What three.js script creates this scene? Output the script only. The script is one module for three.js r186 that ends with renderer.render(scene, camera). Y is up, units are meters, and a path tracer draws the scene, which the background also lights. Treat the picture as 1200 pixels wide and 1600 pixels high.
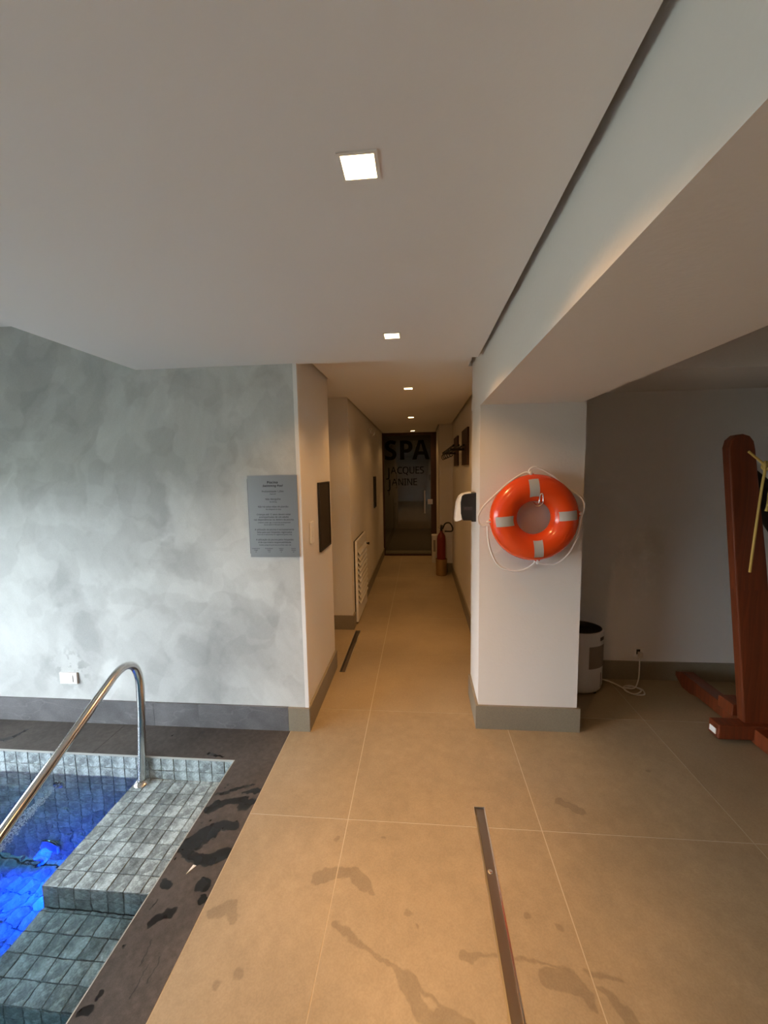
import * as THREE from 'three';
import { mergeGeometries } from 'three/addons/utils/BufferGeometryUtils.js';
import { RoundedBoxGeometry } from 'three/addons/geometries/RoundedBoxGeometry.js';
import { TextGeometry } from 'three/addons/geometries/TextGeometry.js';
import { FontLoader } from 'three/addons/loaders/FontLoader.js';

// ------------------------------------------------------------------ camera, sky, lamps, exposure
const scene = new THREE.Scene();
const D = Math.PI / 180;
const camera = new THREE.PerspectiveCamera(2 * Math.atan(800 / 635.8) / D, 1200 / 1600, 0.05, 200);
camera.position.set(0, 1.6, 0);
camera.rotation.set(-5.873 * D, 5.104 * D, -0.958 * D, 'YXZ');
scene.add(camera);
const SKY = 18.8;                                   // overcast sky seen through the windows
scene.background = new THREE.Color().setRGB(0.84 * SKY, 0.925 * SKY, 1.0 * SKY);
const WARM = new THREE.Color().setRGB(1, 0.52, 0.18);
const LAMP = [7.6, 1.6], REAR_LAMP = [5.0, 0.8], ENTRY_LAMP = [4.2, 1.5], CORRIDOR_LAMP = [1.9, 0.25];   // candela: reflector beam, wide spill
const renderer = new THREE.WebGLRenderer({ antialias: true });
renderer.toneMapping = THREE.LinearToneMapping;
renderer.toneMappingExposure = 1.0;
renderer.shadowMap.enabled = true;

// ------------------------------------------------------------------ helpers
let seed = 12345;
const rnd = () => { seed = (seed * 1664525 + 1013904223) >>> 0; return seed / 4294967296; };
const rr = (a, b) => a + (b - a) * rnd();
const clamp = (x, a = 0, b = 1) => Math.min(b, Math.max(a, x));
const sm = (a, b, x) => { const t = clamp((x - a) / (b - a)); return t * t * (3 - 2 * t); };
function hash(x, y, s) {
  let h = (x * 374761393 + y * 668265263 + s * 1442695041) | 0;
  h = Math.imul(h ^ (h >>> 13), 1274126177); h ^= h >>> 16;
  return (h >>> 0) / 4294967296;
}
function noise(x, y, s = 0, per = 0) {                // value noise, tileable when per > 0
  const xi = Math.floor(x), yi = Math.floor(y), fx = x - xi, fy = y - yi;
  const w = (n) => per ? ((n % per) + per) % per : n;
  const u = fx * fx * (3 - 2 * fx), v = fy * fy * (3 - 2 * fy);
  const a = hash(w(xi), w(yi), s), b = hash(w(xi + 1), w(yi), s), c = hash(w(xi), w(yi + 1), s), d = hash(w(xi + 1), w(yi + 1), s);
  return a + (b - a) * u + (c - a) * v + (a - b - c + d) * u * v;
}
function fbm(x, y, o = 4, s = 0, per = 0) {
  let t = 0, a = 0.5, n = 0;
  for (let i = 0; i < o; i++) { t += a * noise(x, y, s + i * 17, per); n += a; x *= 2; y *= 2; per *= 2; a *= 0.5; }
  return t / n;
}
const names = {};
function numbered(n) { if (!(n in names)) { names[n] = 0; return n; } names[n]++; return n + '_' + String(names[n]).padStart(3, '0'); }
function shadows(o) { o.castShadow = true; o.receiveShadow = true; return o; }
function mesh(name, geo, mat, parent) {
  const m = shadows(new THREE.Mesh(geo, mat)); m.name = parent ? name : numbered(name); (parent || scene).add(m); return m;
}
function struct(name, geo, mat, label) { const m = mesh(name, geo, mat); m.userData.kind = 'structure'; if (label) m.userData.label = label; return m; }
function structGroup(name, label) { const g = new THREE.Group(); g.name = numbered(name); scene.add(g); g.userData.kind = 'structure'; if (label) g.userData.label = label; return g; }
function thing(name, label, category, [x, y, z] = [0, 0, 0], group) {
  const g = new THREE.Group(); g.name = numbered(name); scene.add(g); g.position.set(x, y, z);
  g.userData.label = label; g.userData.category = category; if (group) g.userData.group = group; return g;
}
function tag(o, label, category, group) { o.userData.label = label; o.userData.category = category; if (group) o.userData.group = group; return o; }
// box-mapped uv in metres from positions
function wuv(g) {
  if (g.index) g = g.toNonIndexed();
  g.computeVertexNormals();
  const p = g.attributes.position, n = g.attributes.normal, uv = new Float32Array(p.count * 2);
  for (let t = 0; t < p.count; t += 3) {
    const nx = Math.abs(n.getX(t)), ny = Math.abs(n.getY(t)), nz = Math.abs(n.getZ(t));
    for (let k = t; k < t + 3; k++) {
      const x = p.getX(k), y = p.getY(k), z = p.getZ(k);
      const [u, v] = ny >= nx && ny >= nz ? [x, -z] : nx >= nz ? [z, y] : [x, y];
      uv[2 * k] = u; uv[2 * k + 1] = v;
    }
  }
  g.setAttribute('uv', new THREE.BufferAttribute(uv, 2));
  return g;
}
function bx(x0, x1, y0, y1, z0, z1) {
  const g = new THREE.BoxGeometry(Math.abs(x1 - x0), Math.abs(y1 - y0), Math.abs(z1 - z0));
  g.translate((x0 + x1) / 2, (y0 + y1) / 2, (z0 + z1) / 2);
  return wuv(g);
}
function merge(list) { return mergeGeometries(list.map((g) => { const q = g.index ? g.toNonIndexed() : g; for (const k of Object.keys(q.attributes)) if (!['position', 'normal', 'uv'].includes(k)) q.deleteAttribute(k); return q; })); }
function rbox(w, h, d, r = 0.004, s = 2) { return new RoundedBoxGeometry(w, h, d, s, r); }
function tube(points, r, seg = 40, rad = 10, closed = false) {
  const c = new THREE.CatmullRomCurve3(points.map((p) => new THREE.Vector3(...p)), closed, 'centripetal');
  return new THREE.TubeGeometry(c, seg, r, rad, closed);
}
function cyl(r0, r1, h, s = 24) { return new THREE.CylinderGeometry(r0, r1, h, s); }
function lathe(pts, s = 32) { return new THREE.LatheGeometry(pts.map(([x, y]) => new THREE.Vector2(x, y)), s); }
function extrude(pts, depth, bevel = 0) {
  const sh = new THREE.Shape(pts.map(([x, y]) => new THREE.Vector2(x, y)));
  return new THREE.ExtrudeGeometry(sh, { depth, bevelEnabled: bevel > 0, bevelSize: bevel, bevelThickness: bevel, bevelSegments: 2, curveSegments: 12 });
}
// chamfered slab tile lying in XZ, top at y = 0
function tileGeo(w, d, t = 0.008, c = 0.0015) {
  const P = (a, y) => [[-w / 2 + a, y, -d / 2 + a], [w / 2 - a, y, -d / 2 + a], [w / 2 - a, y, d / 2 - a], [-w / 2 + a, y, d / 2 - a]];
  const b = P(0, -t), m = P(0, -c), u = P(c, 0), v = [];
  const q = (a, b2, c2, d2) => v.push(...a, ...b2, ...c2, ...a, ...c2, ...d2);
  q(u[0], u[3], u[2], u[1]);
  for (let i = 0; i < 4; i++) { const j = (i + 1) % 4; q(m[i], u[i], u[j], m[j]); q(b[i], m[i], m[j], b[j]); }
  const g = new THREE.BufferGeometry(); g.setAttribute('position', new THREE.BufferAttribute(new Float32Array(v), 3));
  return wuv(g);
}
// textures computed per pixel: fn(u, v) with u, v in 0..1 -> [r, g, b] in 0..1 (sRGB values when srgb)
function dataTex(w, h, fn, srgb, sizeX, sizeY, repeat = true) {
  const a = new Uint8Array(w * h * 4);
  for (let j = 0; j < h; j++) for (let i = 0; i < w; i++) {
    const c = fn((i + 0.5) / w, (j + 0.5) / h), k = 4 * (j * w + i);
    a[k] = 255 * clamp(c[0]); a[k + 1] = 255 * clamp(c[1]); a[k + 2] = 255 * clamp(c[2]); a[k + 3] = 255;
  }
  const t = new THREE.DataTexture(a, w, h, THREE.RGBAFormat);
  t.magFilter = THREE.LinearFilter; t.minFilter = THREE.LinearMipmapLinearFilter; t.generateMipmaps = true;
  t.wrapS = t.wrapT = repeat ? THREE.RepeatWrapping : THREE.ClampToEdgeWrapping;
  if (srgb) t.colorSpace = THREE.SRGBColorSpace;
  if (sizeX) t.repeat.set(1 / sizeX, 1 / (sizeY || sizeX));
  t.needsUpdate = true; return t;
}
const std = (o) => new THREE.MeshStandardMaterial(o);
const phy = (o) => new THREE.MeshPhysicalMaterial(o);
const rgb = (r, g, b) => new THREE.Color().setRGB(r, g, b);

// ------------------------------------------------------------------ materials
const grainBump = dataTex(256, 256, (u, v) => { const n = fbm(u * 48, v * 48, 3, 5, 48); return [n, n, n]; }, false, 0.5);
const M = {};
M.paint = std({ color: rgb(0.74, 0.715, 0.675), roughness: 0.62, bumpMap: grainBump, bumpScale: 0.0006 });
M.ceiling = std({ color: rgb(0.79, 0.785, 0.78), roughness: 0.85, bumpMap: grainBump, bumpScale: 0.0003 });
M.white = std({ color: rgb(0.80, 0.80, 0.78), roughness: 0.4 });
M.black = std({ color: rgb(0.012, 0.012, 0.013), roughness: 0.35 });
M.blackMatte = std({ color: rgb(0.015, 0.014, 0.013), roughness: 0.8 });
M.steel = std({ color: rgb(0.72, 0.71, 0.69), roughness: 0.16, metalness: 1 });
M.brushed = std({ color: rgb(0.55, 0.53, 0.50), roughness: 0.38, metalness: 1 });
M.darkMetal = std({ color: rgb(0.03, 0.027, 0.025), roughness: 0.5, metalness: 0.3 });
M.glow = std({ color: rgb(0.9, 0.85, 0.75), emissive: rgb(1, 0.72, 0.36), emissiveIntensity: 12, roughness: 0.5 });
// trowelled cement plaster: overlapping patches with one sharp edge, fine grain
const plasterTex = dataTex(1100, 800, (u, v) => {
  const x = u * 3.0, y = v * 2.6;
  const wx = x + 0.22 * (fbm(x * 3, y * 3, 3, 31) - 0.5) + 0.05 * (fbm(x * 14, y * 14, 2, 77) - 0.5), wy = y + 0.25 * (fbm(x * 3 + 9, y * 3, 3, 47) - 0.5) + 0.05 * (fbm(x * 14, y * 14 + 5, 2, 99) - 0.5);
  let t = 0;
  for (let k = 0; k < 5; k++) {
    const f = [1.8, 2.9, 4.2, 6.0, 9.0][k], a = [0.16, 0.17, 0.16, 0.14, 0.12][k], th = hash(k, 3, 5) * 3.1, c = Math.cos(th), q = Math.sin(th);
    const p1 = (wx * c - wy * q) * f * 0.8, p2 = (wx * q + wy * c) * f * 1.5, n = noise(p1 + k * 7.3, p2 + k * 3.1, 200 + k), rag = 0.1 * (fbm(x * 40, y * 40, 2, 260 + k) - 0.5);
    t += a * (sm(0.5, 0.6 + 0.08 * noise(x * 6, y * 6, 280 + k), n + rag) * (0.25 + 0.75 * noise(p1 * 0.6, p2 * 0.6, 300 + k)) - 0.3);
  }
  const th2 = 0.5 + 1.1 * noise(x * 0.9, y * 0.9, 440), sa = Math.cos(th2), sb = Math.sin(th2);
  const streak = fbm((x * sa - y * sb) * 6, (x * sb + y * sa) * 20, 3, 401) - 0.5;
  const cloud = fbm(x * 1.6, y * 1.8, 4, 500) - 0.5;
  const L = 0.74 - 0.31 * t + 0.045 * streak + 0.16 * cloud + 0.03 * (hash(Math.floor(u * 1100), Math.floor(v * 800), 9) - 0.5);
  const smudge = sm(0.52, 0.66, fbm(x * 26, y * 26, 3, 610)) * Math.exp(-((x - 0.75) ** 2 + (y - 0.36) ** 2) / 0.012);
  return [0.985, 1, 0.985].map((c) => c * (L - 0.16 * smudge));
}, true, 3.0, 2.6);
M.plaster = std({ map: plasterTex, roughness: 0.6, bumpMap: plasterTex, bumpScale: 0.0015 });
// porcelain floor tile
const floorBase = (x, z) => {
  const a = fbm(x * 2.3 + 3, z * 2.3, 4, 601) - 0.5, b = fbm(x * 26, z * 26, 3, 633) - 0.5, c = noise(x * 260, z * 260, 655) - 0.5;
  return 1 + 0.16 * a + 0.09 * b + 0.07 * c;
};
const FLOOR = [0.615, 0.555, 0.455];
const floorGeneric = dataTex(512, 512, (u, v) => { const k = 1 + 0.2 * (fbm(u * 5, v * 5, 5, 602, 5) - 0.5) + 0.07 * (hash(Math.floor(u * 512), Math.floor(v * 512), 3) - 0.5); return FLOOR.map((c) => c * k); }, true, 2.1);
// stains: chains of discs [x, z, r] in floor metres, wobbling outline
function stainField(list, x, z, wob = 0.012, f = 38) {
  const wx = x + wob * 2 * (fbm(x * f, z * f, 2, 71) - 0.5), wz = z + wob * 2 * (fbm(x * f + 40, z * f, 2, 83) - 0.5);
  let d = 1;
  for (const ch of list) for (let i = 0; i < ch.length; i++) {
    const [ax, az, ar] = ch[i], [bx2, bz, br] = ch[Math.min(i + 1, ch.length - 1)];
    if (Math.abs(wx - ax) > 0.35 || Math.abs(wz - az) > 0.35) continue;
    const ex = bx2 - ax, ez = bz - az, L = ex * ex + ez * ez, t = L ? clamp(((wx - ax) * ex + (wz - az) * ez) / L) : 0;
    d = Math.min(d, Math.hypot(wx - ax - ex * t, wz - az - ez * t) - (ar + (br - ar) * t));
  }
  return d;
}
const floorStains = [
  [[-0.412, -1.421, 0.028], [-0.367, -1.444, 0.026], [-0.28, -1.455, 0.02], [-0.236, -1.42, 0.034], [-0.193, -1.388, 0.012]],
  [[-0.055, -1.322, 0.014]],
  [[-0.31, -1.263, 0.012], [-0.261, -1.239, 0.014], [-0.205, -1.207, 0.008], [-0.144, -1.176, 0.008], [-0.086, -1.148, 0.01], [-0.053, -1.125, 0.03], [-0.035, -1.09, 0.026], [0.0, -1.045, 0.02], [0.05, -1.02, 0.045], [0.11, -1.0, 0.05]],
  [[-0.045, -1.13, 0.012], [0.0, -1.1, 0.006], [0.044, -1.075, 0.005], [0.09, -1.05, 0.012], [0.12, -1.02, 0.03]],
  [[0.13, -1.2, 0.016], [0.15, -1.193, 0.014], [0.204, -1.213, 0.005], [0.322, -1.211, 0.006], [0.398, -1.204, 0.005], [0.47, -1.188, 0.006]],
  [[0.393, -1.162, 0.03], [0.455, -1.165, 0.03], [0.49, -1.135, 0.02], [0.503, -1.101, 0.012]],
  [[0.52, -1.19, 0.008], [0.546, -1.187, 0.008], [0.615, -1.177, 0.006]], [[0.545, -1.15, 0.01], [0.564, -1.128, 0.014], [0.593, -1.086, 0.02], [0.61, -1.05, 0.024]],
  [[0.657, -1.869, 0.022], [0.7, -1.85, 0.02], [0.734, -1.82, 0.024]], [[1.185, -2.105, 0.012]],
  [[-0.766, -1.265, 0.022], [-0.712, -1.295, 0.028], [-0.687, -1.262, 0.02]], [[-0.651, -1.072, 0.013]], [[-0.589, -1.1, 0.012]],
  [[0.369, -1.337, 0.012]], [[0.476, -1.313, 0.011]], [[-0.171, -1.617, 0.009]], [[-0.374, -1.596, 0.011]], [[-0.024, -1.276, 0.007]],
];
const FX0 = -0.82, FX1 = 1.40, FZ0 = -2.57, FZ1 = -0.80;         // the stained stretch of floor
const floorStained = dataTex(1776, 1416, (u, v) => {
  const x = FX0 + u * (FX1 - FX0), z = FZ1 - v * (FZ1 - FZ0), k = floorBase(x, z);
  const s = sm(0.004, -0.004, stainField(floorStains, x, z)) * (0.75 + 0.25 * fbm(x * 20, z * 20, 2, 9));
  return FLOOR.map((c) => c * k * (1 - 0.15 * s));
}, true, 0, 0, false);
floorStained.repeat.set(1 / (FX1 - FX0), 1 / (FZ1 - FZ0)); floorStained.offset.set(-FX0 / (FX1 - FX0), FZ1 / (FZ1 - FZ0));
M.floorTile = std({ map: floorGeneric, roughness: 0.48 });
M.floorTileStained = std({ map: floorStained, roughness: 0.48 });
M.grout = std({ color: rgb(0.52, 0.47, 0.38), roughness: 0.9 });
// dark granite coping with wet patches
const copingStains = [
  [[-1.035, -1.794, 0.006], [-0.977, -1.819, 0.012], [-0.934, -1.843, 0.012], [-0.865, -1.871, 0.005]], [[-0.895, -1.816, 0.008], [-0.849, -1.832, 0.016], [-0.811, -1.835, 0.02]],
  [[-1.012, -1.705, 0.024], [-0.991, -1.738, 0.026], [-0.938, -1.766, 0.016], [-0.87, -1.772, 0.026], [-0.855, -1.74, 0.03], [-0.83, -1.77, 0.02]],
  [[-1.02, -1.515, 0.03], [-0.997, -1.549, 0.032], [-0.96, -1.595, 0.03], [-0.911, -1.63, 0.028], [-0.85, -1.631, 0.022]], [[-0.97, -1.53, 0.03], [-0.93, -1.585, 0.022]],
  [[-1.0, -1.485, 0.022], [-0.94, -1.466, 0.024], [-0.88, -1.458, 0.026], [-0.855, -1.48, 0.03], [-0.825, -1.5, 0.026]],
  [[-0.86, -1.365, 0.028], [-0.845, -1.36, 0.026]], [[-0.828, -1.31, 0.02]], [[-1.017, -1.363, 0.012], [-0.993, -1.35, 0.014]],
  [[-0.976, -1.215, 0.012], [-0.95, -1.245, 0.014], [-0.925, -1.258, 0.02]], [[-1.001, -1.015, 0.01]], [[-1.03, -0.967, 0.008], [-1.002, -0.981, 0.016]],
  [[-1.008, -1.842, 0.005]], [[-1.0, -1.859, 0.005]], [[-0.976, -1.653, 0.006]], [[-1.008, -1.637, 0.005]], [[-1.031, -1.456, 0.006]], [[-1.004, -1.3, 0.002], [-1.004, -1.26, 0.003]],
  [[-1.013, -1.146, 0.006]], [[-1.014, -1.358, 0.008]], [[-2.6, -2.1, 0.015], [-2.52, -2.13, 0.02], [-2.504, -2.167, 0.012], [-2.496, -2.218, 0.014]], [[-1.356, -2.26, 0.007]], [[-1.521, -2.225, 0.006]], [[-1.676, -2.121, 0.008]], [[-1.22, -2.08, 0.01], [-1.12, -2.06, 0.006]],
  [[-0.9, -1.1, 0.001], [-0.9, -1.02, 0.002]], [[-0.87, -1.13, 0.001], [-0.87, -1.06, 0.0015]], [[-0.93, -1.17, 0.001], [-0.93, -1.1, 0.0015]],
];
const graniteCol = (x, z) => { const k = 1 + 0.35 * (fbm(x * 4, z * 4, 4, 711) - 0.5) + 0.3 * (fbm(x * 60, z * 60, 2, 733) - 0.5) + 0.16 * (noise(x * 420, z * 420, 755) - 0.5); return k; };
const CX0 = -2.8, CX1 = -0.80, CZ0 = -2.33, CZ1 = -0.80;
const copingTex = (fn, srgb) => {
  const t = dataTex(2000, 1530, (u, v) => fn(CX0 + u * (CX1 - CX0), CZ1 - v * (CZ1 - CZ0)), srgb, 0, 0, false);
  t.repeat.set(1 / (CX1 - CX0), 1 / (CZ1 - CZ0)); t.offset.set(-CX0 / (CX1 - CX0), CZ1 / (CZ1 - CZ0)); return t;
};
const wetAt = (x, z) => x > -2.7 && (z < -2.03 || x > -1.06) ? sm(0.002, -0.002, stainField(copingStains, x, z, 0.01, 55)) : 0;
M.coping = std({
  map: copingTex((x, z) => { if (x < -1.06 && z > -2.02) return [0.2, 0.19, 0.18]; const k = graniteCol(x, z), s = wetAt(x, z); return [0.275, 0.255, 0.24].map((c) => c * k * (1 - 0.70 * s)); }, true),
  roughnessMap: copingTex((x, z) => { if (x < -1.06 && z > -2.02) return [0.6, 0.6, 0.6]; const r = 0.62 - 0.34 * wetAt(x, z) + 0.1 * (fbm(x * 30, z * 30, 2, 5) - 0.5); return [r, r, r]; }, false), roughness: 1,
});
const slateTex = dataTex(512, 256, (u, v) => { const k = 1 + 0.4 * (fbm(u * 12, v * 6, 4, 801) - 0.5) + 0.15 * (hash(Math.floor(u * 512), Math.floor(v * 256), 8) - 0.5); const vein = sm(0.47, 0.5, fbm(u * 7, v * 9, 3, 820)) * sm(0.53, 0.5, fbm(u * 7, v * 9, 3, 820)); return [0.385 * k + 0.05 * vein, 0.385 * k + 0.05 * vein, 0.39 * k + 0.05 * vein]; }, true, 1.4, 0.7);
M.slate = std({ map: slateTex, roughness: 0.5 });
M.greyStone = std({ map: floorGeneric, color: rgb(0.72, 0.80, 0.92), roughness: 0.5 });
// pool stone tiles: five tones of the same grey-green stone
const stoneTex = dataTex(512, 512, (u, v) => {
  const w = fbm(u * 16, v * 16, 3, 907, 16), a = fbm(u * 32 + 1.5 * w, v * 32, 4, 901, 32), b = fbm(u * 128, v * 128, 2, 915, 128), c = sm(0.5, 0.58, fbm(u * 24 + w * 2, v * 12 + 3, 3, 933));
  const L = 0.66 + 0.34 * (a - 0.5) + 0.24 * (b - 0.5) - 0.09 * c; return [L * 0.95, L, L * 1.0];
}, true, 0.6);
M.stone = [0.6, 0.8, 0.95, 1.08, 1.2].map((k, i) => { const t = stoneTex.clone(); t.offset.set(i * 0.37, i * 0.61); t.needsUpdate = true; return std({ map: t, color: rgb(0.92 * k, 0.98 * k, 1.0 * k), roughness: 0.33, bumpMap: t, bumpScale: 0.0008 }); });
M.poolGrout = std({ color: rgb(0.045, 0.052, 0.05), roughness: 0.9 });
M.edge = std({ color: rgb(0.42, 0.43, 0.40), roughness: 0.7 });
const woodTex = (r, g, b, s) => dataTex(256, 512, (u, v) => { const n = fbm(u * 10 + 0.3 * Math.sin(v * 9), v * 1.6, 4, s), w = 0.5 + 0.5 * Math.sin((u * 14 + n * 6) * 3.1), k = 0.78 + 0.3 * n + 0.12 * w + 0.06 * (hash(Math.floor(u * 256), Math.floor(v * 64), s) - 0.5); return [r * k, g * k, b * k]; }, true, 0.25, 0.9);
M.wood = std({ map: woodTex(0.42, 0.2, 0.105, 1001), roughness: 0.42 });
M.darkWood = std({ map: woodTex(0.27, 0.16, 0.095, 1101), roughness: 0.5 });

// ------------------------------------------------------------------ room shell (walls have thickness)
const HC = 2.209, HCC = 2.27, HP = 2.49, WZ = -2.325, PZ = -2.42;
// plaster wall in front of the pool, with its white corner bead
const wallFront = struct('wall_front', bx(-3.65, -0.715, -1.5, 2.7, WZ, WZ - 0.12), M.plaster, 'mottled grey trowelled cement plaster wall beside the pool');
struct('trim_1', merge([bx(-0.715, -0.692, 0.15, 2.3, WZ + 0.003, WZ - 0.02)]), M.white, 'thin white metal corner bead at the edge of the plaster wall');
// corridor walls
struct('wall_corridor_entry', merge([bx(-1.9, -0.70, 0, 2.6, WZ - 0.02, -3.14), ]), M.paint, 'painted wall block at the mouth of the corridor');
struct('wall_alcove', bx(-2.0, -1.9, 0, 2.6, -3.0, -4.1), M.paint, 'wall at the end of the side opening');
struct('wall_corridor_left', bx(-1.9, -0.685, 0, 2.6, -3.94, -7.9), M.paint, 'left corridor wall with the louvred panel');
struct('wall_corridor_right', merge([bx(0.497, 0.62, 0, 2.6, -2.8, -6.28), bx(0.30, 0.62, 0, 2.6, -6.28, -7.9)]), M.paint, 'right corridor wall with the coat rack');
// pillar and beam
struct('pillar', bx(0.348, 0.935, 0, 2.6, PZ, -2.80), M.paint, 'white painted pillar carrying the life ring');
struct('beam', bx(0.348, 0.915, 1.962, 2.6, 5.6, PZ - 0.001), M.paint, 'long painted beam running from the pillar along the walkway');
// recess on the right
struct('wall_recess_back', bx(0.62, 5.2, 0, 2.6, -3.085, -3.25), M.paint, 'back wall of the recess behind the hammock stand');
struct('wall_recess_lintel', bx(0.935, 5.2, 2.12, 2.7, PZ, -3.085), M.paint, 'dropped lintel over the recess');
struct('wall_right', bx(5.1, 5.25, 0, 2.7, -3.25, 5.6), M.paint, 'right wall of the room');
// ceilings, each a slab with a shadow gap at the walls
struct('ceiling_walkway', bx(-1.657, 0.324, HC, HC + 0.03, WZ - 0.02, 5.6), M.ceiling, 'smooth dropped ceiling over the walkway with square downlights');
struct('trim_2', bx(-1.657, -1.63, HC + 0.03, HP + 0.01, WZ + 0.001, 5.6), M.ceiling, 'side edge of the dropped ceiling');
// shadow gaps: real narrow slots, closed on top, between the ceiling slabs and the walls
struct('trim_3', merge([bx(0.314, 0.324, HC + 0.03, HC + 0.16, WZ - 0.02, 5.6), bx(0.314, 0.348, HC + 0.16, HC + 0.17, WZ - 0.02, 5.6)]), M.ceiling, 'upstand closing the shadow gap between ceiling and beam');
struct('trim_4', merge([[-0.665, -0.70, WZ - 0.02, -3.14], [-0.662, -0.685, -3.93, -7.5], [0.472, 0.497, -2.8, -6.255], [0.322, 0.348, WZ - 0.02, -2.8]].flatMap(([a, b, c, d]) => { const q = a < b ? a - 0.008 : a + 0.008; return [bx(q, a, HCC + 0.03, HCC + 0.14, c, d), bx(q, b, HCC + 0.14, HCC + 0.15, c, d)]; })), M.ceiling, 'upstands closing the shadow gaps of the corridor ceiling');
struct('wall_partition', bx(0.36, 0.90, 0, 1.97, 0.5, 5.6), M.paint, 'wall under the beam behind the walkway');
struct('ceiling_corridor', merge([bx(-0.665, 0.322, HCC, HCC + 0.03, WZ - 0.02, -2.8), bx(-0.662, 0.472, HCC, HCC + 0.03, -2.8, -6.255), bx(-0.662, 0.278, HCC, HCC + 0.03, -6.255, -7.5)]), M.ceiling, 'lower corridor ceiling with small downlights');
struct('ceiling_alcove', bx(-1.9, -0.66, HCC + 0.03, HCC + 0.06, -3.14, -3.94), M.ceiling);
struct('ceiling_room', bx(-3.65, 5.25, 2.6, 2.75, -8.0, 5.75), M.ceiling, 'structural ceiling above the dropped ceilings');
struct('ceiling_pool', bx(-3.5, -1.63, HP, HP + 0.03, WZ, 5.6), M.ceiling, 'ceiling above the pool');
struct('ceiling_right', bx(0.915, 5.2, HP, HP + 0.03, PZ, 5.6), M.ceiling, 'ceiling of the room on the right');
// outer walls with windows: left along the pool, and behind the camera
function wallWithOpening(name, axis, at, thick, a0, a1, o0, o1, y0, y1, label) {
  const parts = [[a0, o0, -1.5, 2.7], [o1, a1, -1.5, 2.7], [o0, o1, -1.5, y0], [o0, o1, y1, 2.7]].map(([p, q, r, s]) => axis === 'x' ? bx(at, at + thick, r, s, p, q) : bx(p, q, r, s, at, at + thick));
  struct(name, merge(parts), M.paint, label);
}
const WIN_L = { z0: -1.8, z1: 1.2, y0: 0.05, y1: 1.58, x: -3.5 }, BACK_Z = 5.6;
wallWithOpening('wall_left', 'x', WIN_L.x, -0.15, WZ - 0.1, 5.7, WIN_L.z0, WIN_L.z1, WIN_L.y0, WIN_L.y1, 'outer wall with a window strip along the pool');
struct('wall_back', bx(-3.65, 5.25, -1.5, 2.7, BACK_Z, BACK_Z + 0.15), M.paint, 'wall behind the walkway');
const winFrame = std({ color: rgb(0.05, 0.05, 0.05), roughness: 0.5 });
const pane = phy({ color: rgb(1, 1, 1), transmission: 1, thickness: 0, roughness: 0, ior: 1.45 });
{
  const g = structGroup('window_1', 'strip window along the pool');
  const n = 3, w = (WIN_L.z1 - WIN_L.z0) / n, X = WIN_L.x - 0.075;
  for (let i = 0; i <= n; i++) { const z = WIN_L.z0 + i * w; mesh('mullion', bx(X - 0.02, X + 0.02, WIN_L.y0 + 0.04, WIN_L.y1 - 0.04, Math.max(WIN_L.z0, z - 0.025), Math.min(WIN_L.z1, z + 0.025)), winFrame, g); }
  mesh('window_frame', merge([bx(X - 0.02, X + 0.02, WIN_L.y0, WIN_L.y0 + 0.04, WIN_L.z0, WIN_L.z1), bx(X - 0.02, X + 0.02, WIN_L.y1 - 0.04, WIN_L.y1, WIN_L.z0, WIN_L.z1)]), winFrame, g);
  for (let i = 0; i < n; i++) mesh('pane', bx(X - 0.001, X + 0.001, WIN_L.y0 + 0.04, WIN_L.y1 - 0.04, WIN_L.z0 + i * w + 0.03, WIN_L.z0 + (i + 1) * w - 0.03), pane, g);
}
struct('ground_outside', bx(-60, 60, -1.9, -1.6, -60, 60), std({ color: rgb(0.16, 0.17, 0.14), roughness: 1 }), 'ground outside the windows');

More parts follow.
